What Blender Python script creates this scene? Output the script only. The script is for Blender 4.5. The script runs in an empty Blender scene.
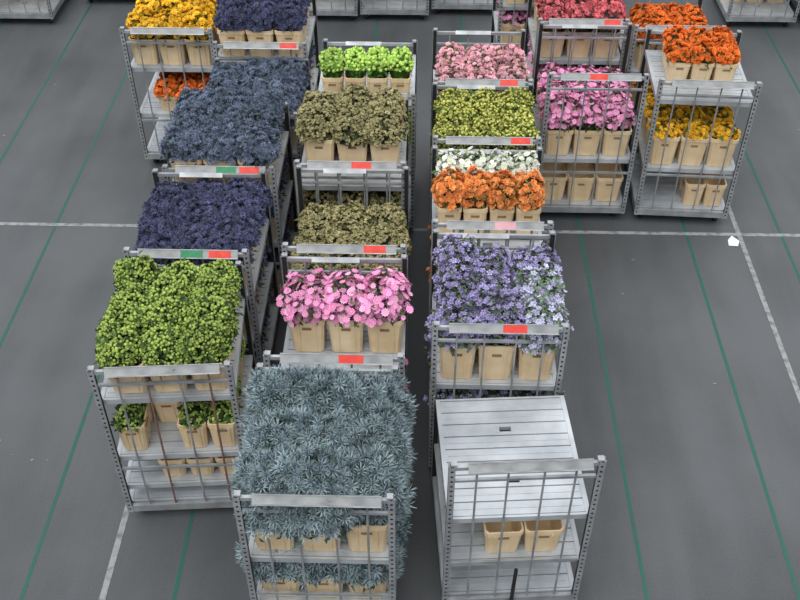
import bpy, math, random
import numpy as np
from mathutils import Matrix, Vector
random.seed(7); rng=np.random.default_rng(11)
sc=bpy.context.scene
try:
    sc.view_settings.view_transform='Standard'; sc.view_settings.look='None'
except Exception: pass

def lin(r,g,b):
    f=lambda c:(c/255/12.92) if c/255<=0.04045 else ((c/255+0.055)/1.055)**2.4
    return np.array([f(r),f(g),f(b)])

# ---------------------------------------------------------------- materials
def new_mat(name):
    m=bpy.data.materials.new(name); m.use_nodes=True
    nt=m.node_tree; b=nt.nodes['Principled BSDF']; return m,nt,b
def noise_mat(name,c1,c2,scale=8,rough=.5,metal=0.,bump=0.,detail=4,spec=.5):
    m,nt,b=new_mat(name)
    tc=nt.nodes.new('ShaderNodeTexCoord'); n=nt.nodes.new('ShaderNodeTexNoise')
    n.inputs['Scale'].default_value=scale; n.inputs['Detail'].default_value=detail
    r=nt.nodes.new('ShaderNodeValToRGB')
    r.color_ramp.elements[0].position=.3; r.color_ramp.elements[1].position=.7
    r.color_ramp.elements[0].color=(*c1,1); r.color_ramp.elements[1].color=(*c2,1)
    nt.links.new(tc.outputs['Object'],n.inputs['Vector']); nt.links.new(n.outputs['Fac'],r.inputs['Fac'])
    nt.links.new(r.outputs['Color'],b.inputs['Base Color'])
    b.inputs['Roughness'].default_value=rough; b.inputs['Metallic'].default_value=metal
    b.inputs['Specular IOR Level'].default_value=spec
    return m
STEEL=noise_mat('galvanised_steel',lin(128,132,135),lin(180,183,186),6,.42,.35)
DARK=noise_mat('dark_steel_and_hole_shade',lin(22,22,24),lin(34,34,36),20,.7)  # tow bar steel, and painted shade behind post and deck holes
ALU=noise_mat('aluminium_deck',lin(156,162,167),lin(202,207,211),3,.38,.25)
PLATE=noise_mat('label_plate_grey',lin(128,130,131),lin(166,168,167),8,.5)
RED=noise_mat('red_tag',lin(205,45,35),lin(225,70,50),15,.5)
GREEN=noise_mat('green_tag',lin(30,120,80),lin(45,140,90),15,.5)
RUBBER=noise_mat('rubber',lin(25,25,25),lin(45,45,45),15,.8)
WOODP=noise_mat('rusty_rod',lin(112,84,76),lin(140,108,96),15,.6)
CRATE=noise_mat('cream_plastic',lin(220,192,150),lin(240,218,180),5,.5)
SLOT=noise_mat('crate_slot_shade',lin(130,104,70),lin(150,122,84),12,.7)  # darker crate tone painted as shade in the handle slots
BLUEP=noise_mat('blue_plastic',lin(60,90,150),lin(80,110,170),12,.5)
PINKP=noise_mat('pink_plate',lin(205,150,160),lin(220,165,172),12,.5)
PAPER=noise_mat('white_paper',lin(225,228,232),lin(240,240,242),12,.7)
TM=[STEEL,DARK,ALU,PLATE,RED,GREEN,RUBBER,WOODP,CRATE,SLOT,BLUEP,PINKP]
(I_ST,I_DK,I_AL,I_PL,I_RD,I_GN,I_RB,I_WD,I_CR,I_SL,I_BL,I_PK)=range(12)

FM,nt,b=new_mat('flower_petals_and_leaves')
at=nt.nodes.new('ShaderNodeAttribute'); at.attribute_name='Col'
nt.links.new(at.outputs['Color'],b.inputs['Base Color']); b.inputs['Roughness'].default_value=.6
b.inputs['Specular IOR Level'].default_value=.25

# ---------------------------------------------------------------- mesh builder
class MB:
    def __init__(s): s.v=[];s.f=[];s.m=[]
    def box(s,x0,x1,y0,y1,z0,z1,mat=0,M=None):
        n=len(s.v)
        p=[(x0,y0,z0),(x1,y0,z0),(x1,y1,z0),(x0,y1,z0),(x0,y0,z1),(x1,y0,z1),(x1,y1,z1),(x0,y1,z1)]
        if M is not None: p=[tuple(M@Vector(q)) for q in p]
        s.v+=p
        for q in ((0,3,2,1),(4,5,6,7),(0,1,5,4),(1,2,6,5),(2,3,7,6),(3,0,4,7)):
            s.f.append(tuple(n+i for i in q)); s.m.append(mat)
    def cyl(s,p0,p1,r,mat=0,k=8,r1=None):
        p0=Vector(p0);p1=Vector(p1);d=(p1-p0).normalized()
        a=d.orthogonal().normalized();bb=d.cross(a);n=len(s.v); r1=r if r1 is None else r1
        for p,rr in((p0,r),(p1,r1)):
            for i in range(k):
                t=2*math.pi*i/k; s.v.append(tuple(p+a*math.cos(t)*rr+bb*math.sin(t)*rr))
        for i in range(k):
            j=(i+1)%k; s.f.append((n+i,n+j,n+k+j,n+k+i)); s.m.append(mat)
        s.f.append(tuple(n+i for i in reversed(range(k)))); s.m.append(mat)
        s.f.append(tuple(n+k+i for i in range(k))); s.m.append(mat)
    def crate(s,cx,cy,z0,w,d,h,mat=I_CR):
        def ring(ww,dd,z,r=.02):
            o=[]
            for sx,sy in((-1,-1),(1,-1),(1,1),(-1,1)):
                X=sx*(ww/2);Y=sy*(dd/2)
                if sx*sy>0: pts=[(X,Y-sy*r),(X-sx*r,Y)]
                else: pts=[(X-sx*r,Y),(X,Y-sy*r)]
                o+= [(cx+p[0],cy+p[1],z0+z) for p in pts]
            return o
        t=.82
        rings=[ring(w*t,d*t,0),ring(w*.95,d*.95,h-.045),ring(w,d,h-.04),ring(w,d,h),ring(w-.025,d-.025,h),ring(w*t-.02,d*t-.02,.012)]
        n=len(s.v)
        for r in rings: s.v+=r
        for k in range(len(rings)-1):
            for i in range(8):
                j=(i+1)%8; a=n+k*8
                s.f.append((a+i,a+j,a+8+j,a+8+i)); s.m.append(mat)
        s.f.append(tuple(n+i for i in reversed(range(8)))); s.m.append(mat)
        s.f.append(tuple(n+40+i for i in range(8))); s.m.append(mat)
        for sy in(-1,1):
            def yy(z): return cy+sy*(d/2)*(t+(.95-t)*z/(h-.045))
            for x in(-w*.22,w*.22):
                n=len(s.v)
                for z in(.02,h-.05):
                    y=yy(z)
                    for dx,dy in((-.008,-.002*sy),(.008,-.002*sy),(.008,.008*sy),(-.008,.008*sy)):
                        s.v.append((cx+x+dx,y+dy,z0+z))
                for q in((0,1,5,4),(1,2,6,5),(2,3,7,6),(3,0,4,7),(4,5,6,7)):
                    s.f.append(tuple(n+i for i in q)); s.m.append(mat)
            y=yy(h*.72)
            s.box(cx-.036,cx+.036,min(y,y+sy*.005),max(y,y+sy*.005),z0+h*.70,z0+h*.77,I_SL)  # raised dark patch, stands in for the shaded handle hole
        for sx in(-1,1):
            x=cx+sx*(w/2)*(t+(.95-t)*.75)
            s.box(min(x,x+sx*.005),max(x,x+sx*.005),cy-.045,cy+.045,z0+h*.70,z0+h*.77,I_SL)  # same painted slot shade on the crate sides
    def obj(s,name,loc=(0,0,0),rot=0,mats=TM,parent=None):
        me=bpy.data.meshes.new(name); me.from_pydata(s.v,[],s.f)
        used=sorted(set(s.m)); mp={u:i for i,u in enumerate(used)}
        for u in used: me.materials.append(mats[u])
        me.polygons.foreach_set('material_index',[mp[i] for i in s.m]); me.update()
        o=bpy.data.objects.new(name,me); sc.collection.objects.link(o)
        o.location=loc;o.rotation_euler=(0,0,rot); return o

# ---------------------------------------------------------------- trolley
W=.98
def trolley_mesh(L,shelves,H=1.70,rearH=None,tags=((.22,I_RD),),plate=I_PL,rods=True,rear_plate=True,tow=False,rust=False):
    mb=MB(); rearH=H if rearH is None else rearH
    hw=W/2
    for yi,(y,hh) in enumerate(((0,H),(L,rearH))):
        sy=1 if yi==0 else -1
        for sx in(-1,1):
            X=sx*hw
            def bx(xa,xb,ya,yb,za,zb,m): mb.box(min(xa,xb),max(xa,xb),min(ya,yb),max(ya,yb),za,zb,m)
            y0=y;y1=y+sy*.004
            bx(X,X-sx*.013,y0,y1,.12,hh,I_ST); bx(X-sx*.029,X-sx*.042,y0,y1,.12,hh,I_ST)
            z=.12
            while z<hh-.02:
                bx(X-sx*.013,X-sx*.029,y0,y1,z,z+.027,I_ST); z+=.048
            xa=X;xb=X-sx*.004
            bx(xa,xb,y+sy*.004,y+sy*.014,.12,hh,I_ST); bx(xa,xb,y+sy*.030,y+sy*.044,.12,hh,I_ST)
            z=.12
            while z<hh-.02:
                bx(xa,xb,y+sy*.014,y+sy*.030,z,z+.027,I_ST); z+=.048
            bx(X-sx*.008,X-sx*.040,y+sy*.010,y+sy*.040,.12,hh-.01,I_DK)  # added dark infill, paints the shaded channel interior behind the holes
            wx=X-sx*.09; wy=y+sy*.13
            mb.cyl((wx-.018,wy,.06),(wx+.018,wy,.06),.06,I_RB,14)
            mb.box(wx-.03,wx+.03,wy-.03,wy+.03,.118,.15,I_ST)
            mb.box(wx-.028,wx-.02,wy-.025,wy+.025,.05,.13,I_ST); mb.box(wx+.02,wx+.028,wy-.025,wy+.025,.05,.13,I_ST)
        yc=y+sy*.02
        if hh>1.4:
            mb.box(-hw+.042,hw-.042,yc-.012,yc+.012,hh-.05,hh-.02,I_ST)
            mb.box(-hw+.042,hw-.042,yc-.01,yc+.01,hh-.17,hh-.15,I_ST)
            M=Matrix.Translation((0,yc-.03,hh-.015))@Matrix.Rotation(math.radians(-38),4,'X')
            if yi==0:
                w0,w1=-.37,.41
                mb.box(w0,w1,-.004,.004,-.026,.034,plate,M)
                mb.box(w0,w1,-.010,.004,-.032,-.024,I_ST,M); mb.box(w0,w1,-.010,.004,.034,.040,I_ST,M)
                for tx,tm in tags: mb.box(tx-.085,tx+.085,-.008,-.0041,-.024,.033,tm,M)
            elif rear_plate:
                mb.box(-.25,.12,-.003,.003,-.02,.02,I_ST,M)
            for sx in(-1,1): mb.box(sx*(hw-.03)-.02,sx*(hw-.03)+.02,yc-.02,yc+.02,hh-.002,hh+.012,I_ST)
        if rods:
            top=hh-.15 if hh>1.4 else hh-.05
            for x in(-.31,-.11,.12,.32):
                mb.cyl((x,yc,.2),(x,yc,top+.1 if hh>1.4 else top),.008,I_WD if (rust and yi==0 and x in(-.11,.32)) else I_ST,7)
            mb.box(-hw+.042,hw-.042,yc-.008,yc+.008,.62,.642,I_ST)
        mb.box(-hw+.042,hw-.042,yc-.015,yc+.015,.12,.19,I_ST)
    for zs in shelves:
        thick=.035
        for sx in(-1,1):
            xa=sx*(hw-.045);xb=sx*(hw-.012)
            mb.box(min(xa,xb),max(xa,xb),.046,L-.046,zs-.045,zs+.004,I_AL)
        mb.box(-hw+.045,hw-.045,.044,.062,zs-.045,zs+.002,I_AL); mb.box(-hw+.045,hw-.045,L-.062,L-.044,zs-.045,zs+.002,I_AL)
        n=9; y0=.064;y1=L-.064;p=(y1-y0)/n
        for i in range(n):
            ya=y0+i*p+.005; yb=y0+(i+1)*p-.005
            if i in(2,6):
                mb.box(-hw+.045,-.06,ya,yb,zs-thick,zs,I_AL); mb.box(.06,hw-.045,ya,yb,zs-thick,zs,I_AL)
                ym=(ya+yb)/2
                mb.box(-.06,.06,ya,ym-.022,zs-thick,zs,I_AL); mb.box(-.06,.06,ym+.022,yb,zs-thick,zs,I_AL)
                mb.box(-.062,-.042,ym-.03,ym+.03,zs-thick,zs+.004,I_AL);mb.box(.042,.062,ym-.03,ym+.03,zs-thick,zs+.004,I_AL)
                mb.box(-.06,.06,ym-.022,ym+.022,zs-thick-.01,zs-thick,I_DK)  # dark backing painted as the shade inside the handle hole
            else:
                mb.box(-hw+.045,hw-.045,ya,yb,zs-thick,zs,I_AL)
                mb.box(-hw+.06,hw-.06,(ya+yb)/2-.004,(ya+yb)/2+.004,zs,zs+.0035,I_AL)
    for sx in(-1,1):
        xa=sx*(hw-.005);xb=sx*(hw-.04); mb.box(min(xa,xb),max(xa,xb),.044,L-.044,.12,.19,I_ST)
    if tow:
        mb.cyl((.0,-.03,.16),(.02,.02,.52),.014,I_DK,10); mb.box(-.03,.03,-.10,.02,.11,.16,I_DK)
    return mb

# ---------------------------------------------------------------- flower templates (tri meshes)
def T_star(n=8,w=.16,lift=.35,cone=.5,cr=.2,two=True):
    v=[];f=[];wgt=[]
    def ray(ang,l,lf,ww):
        i=len(v);c,s_=math.cos(ang),math.sin(ang)
        for (r,t,z) in((.05,0,0),(.5*l,ww,lf*.4),(.5*l,-ww,lf*.4),(l,0,lf)):
            v.append((r*c-t*s_,r*s_+t*c,z))
        wgt.extend([0,.6,.6,1]); f.extend([(i,i+2,i+1),(i+1,i+2,i+3)])
    for k in range(n): ray(2*math.pi*k/n,1,lift+.15*(k%2),w)
    if two:
        for k in range(n//2): ray(2*math.pi*(k+.5)/(n//2),.7,lift+.5,w*.8)
    i=len(v)
    for k in range(5):
        a=2*math.pi*k/5; v.append((cr*math.cos(a),cr*math.sin(a),.0)); wgt.append(-1)
    v.append((0,0,cone)); wgt.append(-1)
    for k in range(5): f.append((i+k,i+(k+1)%5,i+5))
    return np.array(v),np.array(f),np.array(wgt)
def T_daisy(n=10,w=.27,lift=.1,cr=.25,layers=1):
    v=[];f=[];wgt=[]
    for L in range(layers):
        for k in range(n):
            a=2*math.pi*(k+.5*L)/n;c,s_=math.cos(a),math.sin(a);i=len(v);sc_=1-.35*L;z0=.05+.1*L
            for (r,t,z) in((.08,0,z0),(.62,w,z0+lift),(.62,-w,z0+lift),(1,0,z0+lift*1.2+.35*L)):
                r*=sc_;t*=sc_; v.append((r*c-t*s_,r*s_+t*c,z))
            wgt.extend([.2,.7,.7,1]); f.extend([(i,i+2,i+1),(i+1,i+2,i+3)])
    i=len(v)
    for k in range(6):
        a=2*math.pi*k/6; v.append((cr*math.cos(a),cr*math.sin(a),.08)); wgt.append(-1)
    v.append((0,0,.25)); wgt.append(-1)
    for k in range(6): f.append((i+k,i+(k+1)%6,i+6))
    return np.array(v),np.array(f),np.array(wgt)
def T_ball(sub=1,jit=.12):
    import bmesh
    bm=bmesh.new(); bmesh.ops.create_icosphere(bm,subdivisions=sub,radius=1)
    v=np.array([x.co[:] for x in bm.verts]); f=np.array([[q.index for q in t.verts] for t in bm.faces]); bm.free()
    v=v*(1+rng.uniform(-jit,jit,(len(v),1)))
    return v,f,np.clip(v[:,2]*.5+.5,0,1)
def T_cluster():
    bv,bf,bw=T_ball(1,.1); V=[];F=[];Wt=[];n=0
    for k in range(7):
        a=k*2.4; r=.0 if k==0 else .62; z=.5-.3*(k>0)+.1*random.random()
        V.append(bv*.42+np.array([r*math.cos(a*1.0+k),r*math.sin(a+k),z])); F.append(bf+n); n+=len(bv); Wt.append(bw)
    return np.vstack(V),np.vstack(F),np.concatenate(Wt)
def T_leaf():
    v=np.array([(0,0,0),(.45,.22,.12),(.45,-.22,.12),(1,0,.0),(.45,0,-.02)]); f=np.array([(0,4,1),(0,2,4),(4,3,1),(2,3,4)])
    return v,f,np.array([0,.8,.8,1,.3])
def T_stem():
    v=[];f=[]
    for z in(-1,0):
        for k in range(3):
            a=2.0944*k; v.append((.03*math.cos(a),.03*math.sin(a),z))
    for k in range(3):
        j=(k+1)%3; f+=[(k,j,3+j),(k,3+j,3+k)]
    return np.array(v),np.array(f),np.array([0,0,0,1,1,1.])
TP={'star':T_star(),'spiky':T_star(8,.075,.5,.5,.15),'daisy':T_daisy(10,.25,.1,.22),'rose':T_daisy(7,.36,.35,.2,2),
    'bell':T_daisy(5,.36,.5,.15,1),'ball':T_ball(1,.1),'cluster':T_cluster(),'leaf':T_leaf(),'stem':T_stem()}

class FA:
    def __init__(s): s.V=[];s.F=[];s.C=[];s.n=0
    def add(s,V,F,C): s.V.append(V);s.F.append(F+s.n);s.C.append(C);s.n+=len(V)
    def inst(s,tp,P,N,size,cA,cB,cC):
        if len(P)==0: return
        V,F,w=TP[tp]; k=len(P); N=N/np.linalg.norm(N,axis=1,keepdims=True)
        R=rng.normal(size=(k,3)); X=R-(R*N).sum(1,keepdims=True)*N; X/=np.linalg.norm(X,axis=1,keepdims=True); Y=np.cross(N,X)
        out=P[:,None,:]+size[:,None,None]*(V[None,:,0,None]*X[:,None,:]+V[None,:,1,None]*Y[:,None,:]+V[None,:,2,None]*N[:,None,:])
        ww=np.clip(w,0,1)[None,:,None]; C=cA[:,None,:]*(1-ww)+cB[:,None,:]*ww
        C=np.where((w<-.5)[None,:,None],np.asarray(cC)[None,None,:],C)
        Fi=(F[None]+ (np.arange(k)*len(V))[:,None,None]).reshape(-1,3)
        s.add(out.reshape(-1,3),Fi,C.reshape(-1,3))
    def obj(s,name,loc,rot):
        V=np.vstack(s.V).astype(np.float32);F=np.vstack(s.F).astype(np.int32);C=np.clip(np.vstack(s.C),0,1)
        me=bpy.data.meshes.new(name); me.vertices.add(len(V)); me.vertices.foreach_set('co',V.ravel())
        me.loops.add(F.size); me.loops.foreach_set('vertex_index',F.ravel())
        me.polygons.add(len(F)); me.polygons.foreach_set('loop_start',np.arange(len(F),dtype=np.int32)*3)
        try: me.polygons.foreach_set('loop_total',np.full(len(F),3,dtype=np.int32))
        except Exception: pass
        me.update(calc_edges=True); me.validate()
        ca=me.color_attributes.new('Col','FLOAT_COLOR','POINT')
        ca.data.foreach_set('color',np.hstack([C,np.ones((len(C),1))]).astype(np.float32).ravel())
        me.materials.append(FM); o=bpy.data.objects.new(name,me); sc.collection.objects.link(o)
        o.location=loc;o.rotation_euler=(0,0,rot); return o

K={
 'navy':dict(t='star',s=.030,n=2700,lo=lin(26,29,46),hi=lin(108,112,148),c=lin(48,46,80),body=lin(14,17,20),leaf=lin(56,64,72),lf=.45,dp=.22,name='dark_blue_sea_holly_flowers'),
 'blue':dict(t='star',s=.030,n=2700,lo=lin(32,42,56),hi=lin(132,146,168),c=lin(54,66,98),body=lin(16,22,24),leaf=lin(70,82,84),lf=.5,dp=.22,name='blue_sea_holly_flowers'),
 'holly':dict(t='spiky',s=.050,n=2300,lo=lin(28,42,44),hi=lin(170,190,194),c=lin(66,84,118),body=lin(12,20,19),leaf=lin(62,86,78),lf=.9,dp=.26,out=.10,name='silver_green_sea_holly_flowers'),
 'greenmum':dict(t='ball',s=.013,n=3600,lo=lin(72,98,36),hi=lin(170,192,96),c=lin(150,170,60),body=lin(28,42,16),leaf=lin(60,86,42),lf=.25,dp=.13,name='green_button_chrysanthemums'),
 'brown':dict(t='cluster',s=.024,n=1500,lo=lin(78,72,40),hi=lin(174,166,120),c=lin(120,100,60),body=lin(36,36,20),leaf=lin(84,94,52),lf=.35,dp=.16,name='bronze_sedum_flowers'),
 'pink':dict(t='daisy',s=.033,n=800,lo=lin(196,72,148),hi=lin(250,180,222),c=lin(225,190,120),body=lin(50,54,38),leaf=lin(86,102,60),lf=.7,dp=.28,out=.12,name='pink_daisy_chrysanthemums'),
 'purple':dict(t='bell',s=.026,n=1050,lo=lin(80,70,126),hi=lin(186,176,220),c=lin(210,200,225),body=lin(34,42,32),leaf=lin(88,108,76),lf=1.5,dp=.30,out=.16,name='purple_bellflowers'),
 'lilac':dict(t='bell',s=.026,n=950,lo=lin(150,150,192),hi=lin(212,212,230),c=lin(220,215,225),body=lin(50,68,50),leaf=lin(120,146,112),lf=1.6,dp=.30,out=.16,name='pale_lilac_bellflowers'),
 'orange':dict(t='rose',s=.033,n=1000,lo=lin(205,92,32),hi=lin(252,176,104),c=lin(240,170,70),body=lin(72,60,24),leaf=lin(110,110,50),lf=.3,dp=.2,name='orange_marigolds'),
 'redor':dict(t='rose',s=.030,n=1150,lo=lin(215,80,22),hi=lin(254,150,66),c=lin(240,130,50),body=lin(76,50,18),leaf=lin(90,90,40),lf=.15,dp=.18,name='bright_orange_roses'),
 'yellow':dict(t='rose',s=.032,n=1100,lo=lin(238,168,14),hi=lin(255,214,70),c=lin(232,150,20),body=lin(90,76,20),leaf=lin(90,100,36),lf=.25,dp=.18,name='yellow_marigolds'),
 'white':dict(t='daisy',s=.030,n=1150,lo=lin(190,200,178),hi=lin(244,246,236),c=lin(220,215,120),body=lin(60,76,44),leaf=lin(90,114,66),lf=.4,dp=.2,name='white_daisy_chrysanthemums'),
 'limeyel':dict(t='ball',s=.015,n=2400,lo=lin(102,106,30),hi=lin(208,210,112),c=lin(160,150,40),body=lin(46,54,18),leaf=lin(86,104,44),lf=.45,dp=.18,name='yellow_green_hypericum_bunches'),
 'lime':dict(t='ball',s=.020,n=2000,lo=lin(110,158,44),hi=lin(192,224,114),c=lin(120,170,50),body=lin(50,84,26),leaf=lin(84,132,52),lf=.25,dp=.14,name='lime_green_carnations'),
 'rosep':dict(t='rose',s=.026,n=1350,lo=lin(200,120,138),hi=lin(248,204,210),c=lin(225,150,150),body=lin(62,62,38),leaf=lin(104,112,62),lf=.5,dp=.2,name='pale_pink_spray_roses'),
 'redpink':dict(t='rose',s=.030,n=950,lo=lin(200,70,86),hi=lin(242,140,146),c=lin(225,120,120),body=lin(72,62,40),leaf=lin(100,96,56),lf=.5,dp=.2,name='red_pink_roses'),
}
def bunch(fa,kind,cx,cy,zr,a,b,h,stem=0.,dens=1.,e=.75):
    k=K[kind]; zb=zr+stem-.02; DP=k['dp']
    bs=.84 if DP<.24 else .74
    nu,nv=14,6; V=[];F=[]
    for j in range(nv+1):
        ph=j/nv*math.pi/2; r=math.sin(ph)**.8 if ph>0 else 0; z=math.cos(ph)**.8 if j<nv else 0
        for i in range(nu):
            t=2*math.pi*i/nu;c,s_=math.cos(t),math.sin(t)
            V.append((cx+bs*a*r*math.copysign(abs(c)**e,c),cy+bs*b*r*math.copysign(abs(s_)**e,s_),zb+bs*h*z))
    for i in range(nu):
        t=2*math.pi*i/nu;c,s_=math.cos(t),math.sin(t)
        V.append((cx+.62*a*math.copysign(abs(c)**e,c),cy+.62*b*math.copysign(abs(s_)**e,s_),zr-.06))
    for j in range(nv+1):
        for i in range(nu):
            p=j*nu+i;q=j*nu+(i+1)%nu; F+=[(p,p+nu,q),(q,p+nu,q+nu)]
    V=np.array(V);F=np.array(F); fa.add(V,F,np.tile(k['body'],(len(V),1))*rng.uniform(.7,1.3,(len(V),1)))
    area=(math.pi*a*b+3.6*(a+b)*h*.8); n=int(dens*k['n']*area*.8)
    tint=rng.uniform(.86,1.12)
    q=rng.uniform(0,6.28,4)
    def pts(n,lo,hi,dp,ex=None):
        u=rng.uniform(math.cos(hi),math.cos(lo),n); ph=np.arccos(u); t=rng.uniform(0,2*math.pi,n)
        r=np.sin(ph)**.8; z=np.cos(ph)**.8; c=np.cos(t);s_=np.sin(t)
        lump=.06*np.sin(3*t+q[0])*np.sin(ph)+.06*np.sin(5*ph+q[1]+2*t)
        d=1+rng.uniform(-dp,dp*.5,n)
        if ex is not None: d=1+rng.uniform(ex*.2,ex,n)
        D=d+lump
        X=a*r*np.sign(c)*np.abs(c)**e*D; Y=b*r*np.sign(s_)*np.abs(s_)**e*D; Z=h*z*D
        N=np.stack([X/a**2,Y/b**2,Z/h**2+2.0],1); N/=np.linalg.norm(N,axis=1,keepdims=True); N+=rng.normal(0,.32,(n,3)); N[:,2]=np.abs(N[:,2])+.05
        return np.stack([cx+X,cy+Y,zb+Z],1),N,d
    P,N,d=pts(n,0,math.radians(86),DP)
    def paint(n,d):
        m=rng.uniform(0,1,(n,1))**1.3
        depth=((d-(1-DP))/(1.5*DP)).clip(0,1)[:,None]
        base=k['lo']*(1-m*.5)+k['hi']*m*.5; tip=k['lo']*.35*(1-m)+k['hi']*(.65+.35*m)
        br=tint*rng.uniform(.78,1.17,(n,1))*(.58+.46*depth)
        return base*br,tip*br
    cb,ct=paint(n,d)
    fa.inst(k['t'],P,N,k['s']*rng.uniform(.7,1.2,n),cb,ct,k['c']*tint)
    no=int(n*k.get('out',0))
    if no:
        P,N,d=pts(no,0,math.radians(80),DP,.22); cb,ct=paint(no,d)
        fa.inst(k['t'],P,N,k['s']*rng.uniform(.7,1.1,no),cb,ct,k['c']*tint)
        cl=np.tile(k['leaf'],(no,1)); fa.inst('stem',P,N,np.full(no,.09),cl*.7,cl,k['leaf'])
    nl=int(n*k['lf'])
    P,N,d=pts(nl,math.radians(5),math.radians(90),DP)
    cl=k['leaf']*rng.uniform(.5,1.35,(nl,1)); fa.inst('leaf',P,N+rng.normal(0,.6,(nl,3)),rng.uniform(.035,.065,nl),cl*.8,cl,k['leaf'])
    ns=int(50*dens); t=rng.uniform(0,2*math.pi,ns);f=rng.uniform(0,1,ns); rr=.66+.3*f
    c=np.cos(t);s_=np.sin(t)
    P=np.stack([cx+a*rr*np.sign(c)*np.abs(c)**e,cy+b*rr*np.sign(s_)*np.abs(s_)**e,zr-.02+f*(stem+.08)],1)
    N=np.stack([c,s_,rng.normal(.2,.5,ns)],1); cl=k['leaf']*rng.uniform(.5,1.2,(ns,1)); fa.inst('leaf',P,N,rng.uniform(.05,.09,ns),cl*.8,cl,k['leaf'])

class Trolley:
    def __init__(s,x,y,shelves,rot=0.,L=1.12,name='flower_auction_trolley',**kw):
        s.loc=(x,y,0);s.rot=rot;s.L=L;s.sh=shelves
        trolley_mesh(L,shelves,**kw).obj(name,s.loc,rot)
        s.cr=MB();s.fl={}
    def load(s,zs,kind,nx=3,ny=3,x0=-.445,x1=.445,y0=.07,y1=None,ch=.31,fh=.38,spread=1.12,sy=None,stem=0.,dens=1.,skip=(),drop=0.,crates=True,mat=I_CR,jit=.012,hv=.09,e=.75):
        y1=s.L-.07 if y1 is None else y1; sy=spread if sy is None else sy
        px=(x1-x0)/nx;py=(y1-y0)/ny
        for i in range(nx):
            for j in range(ny):
                if (i,j) in skip: continue
                cx=x0+(i+.5)*px;cy=y0+(j+.5)*py
                if crates: s.cr.crate(cx+random.uniform(-.003,.003),cy,zs+.005,px-.012,py-.014,ch,mat)
                kk=kind(i,j) if callable(kind) else kind
                if kk is None: continue
                fa=s.fl.setdefault(kk,FA())
                bunch(fa,kk,cx+random.uniform(-jit,jit),cy+random.uniform(-jit,jit),zs+ch-drop,px/2*spread*random.uniform(.95,1.06),py/2*sy*random.uniform(.95,1.06),fh*random.uniform(1-hv,1+hv),stem,dens,e)
        return s
    def done(s):
        if s.cr.v: s.cr.obj('plastic_flower_crates',s.loc,s.rot)
        for k,fa in s.fl.items(): fa.obj(K[k]['name'],s.loc,s.rot)

R=((.24,I_RD),)
# column A (left)
t=Trolley(-1.755,4.72,[.2,.40,.74,1.36],rot=.075,tags=(),rust=True); t.load(1.36,'greenmum',3,4,x0=-.41,x1=.45,fh=.24,spread=1.2,ch=.28,jit=.03,e=.9,hv=.16)
t.load(.74,'greenmum',4,2,y0=.07,y1=.6,fh=.08,ch=.27,dens=.7,skip=((1,0),),spread=.95); t.load(.40,None,3,1,x0=-.2,y1=.45,ch=.22); t.load(.74,'greenmum',3,1,y0=.72,y1=1.04,fh=.2,ch=.27,dens=.5); t.done()
t=Trolley(-1.81,5.98,[.2,.72,1.22],tags=((.27,I_RD),(.05,I_GN))); t.load(1.22,'navy',3,4,fh=.17,ch=.27,spread=1.25,jit=.03,hv=.15); t.load(.72,'navy',3,3,ch=.28,fh=.16,dens=.4); t.load(.2,'navy',3,3,ch=.28,fh=.16,dens=.3); t.done()
t=Trolley(-1.74,7.13,[.2,.85,1.42],L=1.1,tags=((.27,I_RD),(.07,I_GN))); t.load(1.42,'blue',3,3,fh=.22,ch=.3,spread=1.25,sy=1.15,jit=.03,hv=.15); t.load(.85,'navy',3,3,ch=.28,fh=.2,dens=.4); t.load(.2,'navy',3,3,ch=.3,fh=.25,dens=.3); t.done()
t=Trolley(-1.66,8.27,[.2,.7,1.08],L=1.1,H=1.55,tags=(),rear_plate=False); t.load(1.08,'blue',3,3,fh=.24,ch=.3,spread=1.2,jit=.03,hv=.15); t.load(.7,'navy',3,3,ch=.28,fh=.1,dens=.4); t.load(.2,'navy',3,3,ch=.3,fh=.15,dens=.3); t.done()
t=Trolley(-1.68,9.40,[.2,.85,1.5],tags=((.3,I_RD),)); t.load(1.5,'navy',3,3,fh=.22,ch=.3,spread=1.12,sy=1.02,stem=.02); t.load(.85,'navy',3,3,ch=.28,fh=.2,dens=.4); t.load(.2,'navy',3,3,ch=.3,fh=.25,dens=.3); t.done()
t=Trolley(-2.69,9.62,[.2,.7,1.27],tags=(),H=1.74); t.load(1.27,lambda i,j:'yellow' if (i,j)!=(2,2) else 'orange',3,3,ch=.31,fh=.22,stem=.03,spread=1.05); t.load(.7,'redor',3,2,x0=-.25,y1=.75,ch=.2,fh=.16); t.done()
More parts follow.
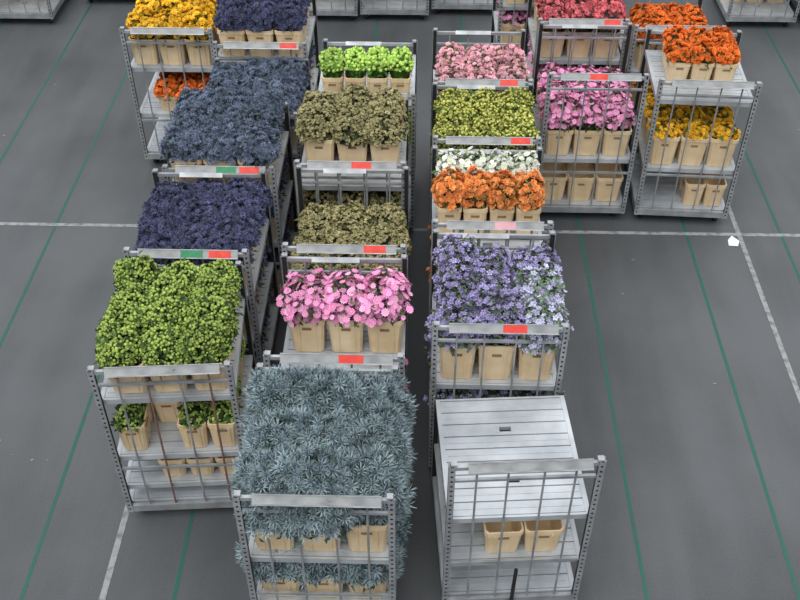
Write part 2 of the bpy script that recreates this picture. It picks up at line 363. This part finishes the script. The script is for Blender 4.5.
# column B
t=Trolley(-.608,3.66,[.2,.45,1.0],tags=()); t.load(1.0,'holly',3,3,x0=-.45,x1=.46,fh=.44,ch=.31,spread=1.58,sy=1.2,jit=.05,hv=.1)
t.load(.45,'holly',3,3,fh=.3,ch=.26,spread=1.5,sy=1.1,dens=.7); t.done()
t=Trolley(-.574,4.86,[.2,.5,1.05],tags=((.12,I_RD),)); t.load(1.05,'pink',3,1,x0=-.42,x1=.47,y0=.66,y1=1.03,ch=.36,fh=.22,spread=1.22,stem=.03,jit=.0); t.load(.5,'pink',3,3,ch=.28,fh=.12,dens=.4); t.done()
t=Trolley(-.583,6.07,[.2,.5,.85],tags=R); t.load(.85,'brown',3,4,ch=.3,fh=.24,spread=1.2,sy=1.1,jit=.03,hv=.15); t.load(.2,'brown',3,3,ch=.28,fh=.2,dens=.4,); t.done()
t=Trolley(-.609,7.23,[.2,.8,1.43],tags=((.1,I_RD),)); t.load(1.43,'brown',3,2,ch=.3,fh=.18,spread=1.2,y0=.30,y1=1.0,jit=.03,hv=.15); t.load(.8,'brown',3,3,ch=.28,fh=.2,dens=.4); t.load(.2,'brown',3,3,ch=.28,fh=.2,dens=.4); t.done()
t=Trolley(-.54,8.40,[.2,.8,1.56],tags=()); t.load(1.56,'lime',4,1,x0=-.42,ch=.27,fh=.14,stem=.09,spread=1.02,y0=.06,y1=.36); t.load(.8,'lime',3,3,ch=.28,fh=.2,dens=.4); t.done()
# column C
t=Trolley(.698,3.95,[.2,.6,1.10],rot=.07,rearH=1.1,tags=(),L=1.16,tow=True); t.load(.6,None,2,1,x0=-.22,x1=.34,y0=.07,y1=.42,ch=.27); t.done()
t=Trolley(.596,5.19,[.2,.5,1.05],tags=((.1,I_RD),)); t.load(1.05,lambda i,j:'lilac' if (i==2 and j<2) else 'purple',3,3,ch=.37,fh=.26,spread=1.14,jit=.04,hv=.2); t.load(.5,'purple',3,3,ch=.28,fh=.15,dens=.4,spread=1.3); t.done()
t=Trolley(.592,6.40,[.2,.6,1.22],tags=((.1,I_PK),),plate=I_PL); t.load(1.22,lambda i,j:'orange' if j==0 else 'white',4,2,y0=.42,y1=1.08,ch=.30,fh=.21,stem=.03,spread=1.05); t.load(.6,'orange',3,3,ch=.28,fh=.15,dens=.4); t.done()
t=Trolley(.597,7.65,[.2,.7,1.2],L=1.0,tags=((.3,I_RD),)); t.load(1.2,'limeyel',3,4,ch=.3,fh=.2,spread=1.15,jit=.03,hv=.15); t.load(.7,'limeyel',3,3,ch=.28,fh=.15,dens=.4);t.done()
t=Trolley(.603,8.69,[.2,.7,1.25],L=1.1,tags=((.25,I_RD),)); t.load(1.25,'rosep',3,4,ch=.28,fh=.18,y1=.80,spread=1.1,jit=.02);t.load(.7,'rosep',3,3,ch=.28,fh=.15,dens=.4);t.done()
# column D
t=Trolley(1.72,8.70,[.2,.78],tags=((0,I_RD),),H=1.77); t.load(.78,'pink',3,3,ch=.31,fh=.22,stem=.05,hv=.15); t.load(.2,None,3,3,ch=.31); t.done()
t=Trolley(1.72,9.93,[.2,.75,1.25],tags=((.3,I_RD),),H=1.74); t.load(1.25,'redpink',3,3,ch=.31,fh=.24,stem=.06,spread=1.05); t.load(.75,'pink',3,3,ch=.3,fh=.1,dens=.5); t.done()
t=Trolley(1.40,11.15,[.2,.75,1.3],tags=R); t.load(1.3,'rosep',3,3,ch=.31,fh=.28,stem=.1); t.load(.75,'pink',3,3,ch=.3,fh=.15,dens=.5); t.done()
# column E
t=Trolley(2.80,8.66,[.2,.70,1.5],rot=-.05,tags=(),H=1.73); t.load(1.5,'redor',3,2,x0=-.36,x1=.32,y0=.32,y1=.92,ch=.25,fh=.13,stem=.02,spread=1.02); t.load(.70,'yellow',3,3,ch=.34,fh=.10,stem=.0,spread=.9); t.load(.2,None,2,2,x0=0,y1=.6,ch=.28,fh=.12); t.done()
t=Trolley(2.74,9.88,[.2,.65,1.15],tags=()); t.load(1.15,'redor',4,2,x0=-.38,x1=.36,y0=.07,y1=.75,ch=.3,fh=.18,stem=.03); t.load(.65,'orange',3,3,ch=.3,fh=.1,dens=.5); t.done()
# distant row
for i,(x,y) in enumerate(((-5.75,13.15),(-4.55,13.85),(-1.42,13.35),(-.40,13.4),(.62,13.6),(4.80,13.3),(5.90,13.2),(-6.85,13.15))):
    t=Trolley(x,y,[.2,.75,1.3],tags=R,tow=False)
    t.load(.2,None,3,1,y0=.4,y1=.82,ch=.31)
    t.load(.75,('rosep','limeyel','pink','white')[i%4],3,2,ch=.3,fh=.18,dens=.5); t.done()

# ---------------------------------------------------------------- floor and hall walls
fm,nt,b=new_mat('dark_worn_asphalt_floor')
tc=nt.nodes.new('ShaderNodeTexCoord')
mp=nt.nodes.new('ShaderNodeMapping'); mp.inputs['Scale'].default_value=(2.2,.35,1); nt.links.new(tc.outputs['Object'],mp.inputs['Vector'])
def nz(s,d,src=None): 
    n=nt.nodes.new('ShaderNodeTexNoise'); n.inputs['Scale'].default_value=s; n.inputs['Detail'].default_value=d; nt.links.new(src or tc.outputs['Object'],n.inputs['Vector']); return n
n1=nz(.45,5);n2=nz(70,3);n3=nz(1.6,6,mp.outputs['Vector'])
mx=nt.nodes.new('ShaderNodeMath'); mx.operation='MULTIPLY_ADD'; nt.links.new(n2.outputs['Fac'],mx.inputs[0]); mx.inputs[1].default_value=.35; nt.links.new(n1.outputs['Fac'],mx.inputs[2])
m2=nt.nodes.new('ShaderNodeMath'); m2.operation='MULTIPLY_ADD'; nt.links.new(n3.outputs['Fac'],m2.inputs[0]); m2.inputs[1].default_value=.35; nt.links.new(mx.outputs[0],m2.inputs[2])
r=nt.nodes.new('ShaderNodeValToRGB'); r.color_ramp.elements[0].position=.50; r.color_ramp.elements[1].position=1.0
r.color_ramp.elements[0].color=(*lin(54,56,58),1); r.color_ramp.elements[1].color=(*lin(90,93,95),1)
nt.links.new(m2.outputs[0],r.inputs['Fac']); nt.links.new(r.outputs['Color'],b.inputs['Base Color'])
b.inputs['Roughness'].default_value=.5; b.inputs['Specular IOR Level'].default_value=.4
fb=MB(); fb.box(-18,18,-10,28,-.1,0,0); fb.obj('floor',mats=[fm])
WM=noise_mat('hall_wall_panel',lin(150,153,156),lin(168,171,173),.6,.7)
for nm,bb in (('wall_back',(-18.2,18.2,28,28.2)),('wall_front',(-18.2,18.2,-10.2,-10)),('wall_left',(-18.2,-18,-10,28)),('wall_right',(18,18.2,-10,28))):
    g=MB(); g.box(bb[0],bb[1],bb[2],bb[3],-.1,9,0); g.obj(nm,mats=[WM])
def line_mat(name,c,lo):
    m,nt,b=new_mat(name); tc=nt.nodes.new('ShaderNodeTexCoord'); n=nt.nodes.new('ShaderNodeTexNoise'); n.inputs['Scale'].default_value=14; n.inputs['Detail'].default_value=6
    nt.links.new(tc.outputs['Object'],n.inputs['Vector']); r=nt.nodes.new('ShaderNodeValToRGB'); r.color_ramp.elements[0].position=.30;r.color_ramp.elements[1].position=.55
    r.color_ramp.elements[0].color=(*lo,1); r.color_ramp.elements[1].color=(*c,1)
    nt.links.new(n.outputs['Fac'],r.inputs['Fac']); nt.links.new(r.outputs['Color'],b.inputs['Base Color']); b.inputs['Roughness'].default_value=.6; return m
GL=line_mat('green_line_paint',lin(28,92,76),lin(52,80,74)); WL=line_mat('white_line_paint',lin(146,148,148),lin(96,99,100))
g=MB()
for x in(-6.05,-4.93,-3.93,-2.90,-1.77,-.65,.56,1.73,2.86,3.87,4.9,6.0): g.box(x-.015,x+.015,-9,27,0,.0015,0)
g.obj('green_floor_marking_lines',mats=[GL])
g=MB(); g.box(-17,17,8.49,8.54,.0015,.003,0)
for x in(-8.0,-2.30,3.42,9.1): g.box(x-.024,x+.024,-9,9.05,.0016,.0032,0)
g.obj('white_floor_marking_lines',mats=[WL])
p=MB(); p.v=[(3.27,8.32,.004),(3.36,8.30,.012),(3.40,8.40,.004),(3.33,8.47,.02),(3.28,8.41,.006)]; p.f=[(0,1,2,3,4)];p.m=[0]; p.obj('paper_scrap',mats=[PAPER])
lt=MB()
for i in range(46):
    x=random.choice([random.uniform(1.4,5.2),random.uniform(-6,-2.4)]);y=random.uniform(4,12.5);s_=random.uniform(.006,.016);a=random.uniform(0,3)
    n=len(lt.v)
    for q in range(4): lt.v.append((x+s_*math.cos(a+q*1.57)*(1 if q%2 else 1.8),y+s_*math.sin(a+q*1.57),.003+.003*(q%2)))
    lt.f.append((n,n+1,n+2,n+3)); lt.m.append(0)
lt.obj('scattered_petal_litter',mats=[noise_mat('dry_petal',lin(110,108,98),lin(150,146,134),3,.8)])

# ---------------------------------------------------------------- light
w=bpy.data.worlds.new('hall_skylight'); sc.world=w; w.use_nodes=True; nt=w.node_tree; bg=nt.nodes['Background']
tc=nt.nodes.new('ShaderNodeTexCoord'); sp=nt.nodes.new('ShaderNodeSeparateXYZ'); rp=nt.nodes.new('ShaderNodeValToRGB')
nt.links.new(tc.outputs['Generated'],sp.inputs[0]); nt.links.new(sp.outputs['Z'],rp.inputs['Fac']); nt.links.new(rp.outputs['Color'],bg.inputs['Color'])
rp.color_ramp.elements[0].position=0; rp.color_ramp.elements[0].color=(.42,.44,.47,1); rp.color_ramp.elements[1].position=.7; rp.color_ramp.elements[1].color=(.98,1,1.04,1)
bg.inputs['Strength'].default_value=1.3
sd=bpy.data.lights.new('skylight_sun','SUN'); sd.energy=1.8; sd.angle=math.radians(45); sd.color=(1,.99,.98)
so=bpy.data.objects.new('skylight_sun',sd); sc.collection.objects.link(so); so.rotation_euler=(math.radians(28),math.radians(-12),0); so.location=(0,0,12)

cam=bpy.data.cameras.new('camera'); co=bpy.data.objects.new('camera',cam); sc.collection.objects.link(co); sc.camera=co
cam.sensor_width=36; cam.lens=996/800*36; co.location=(0,0,6.55); co.rotation_euler=(math.radians(90-41.6),0,.024)
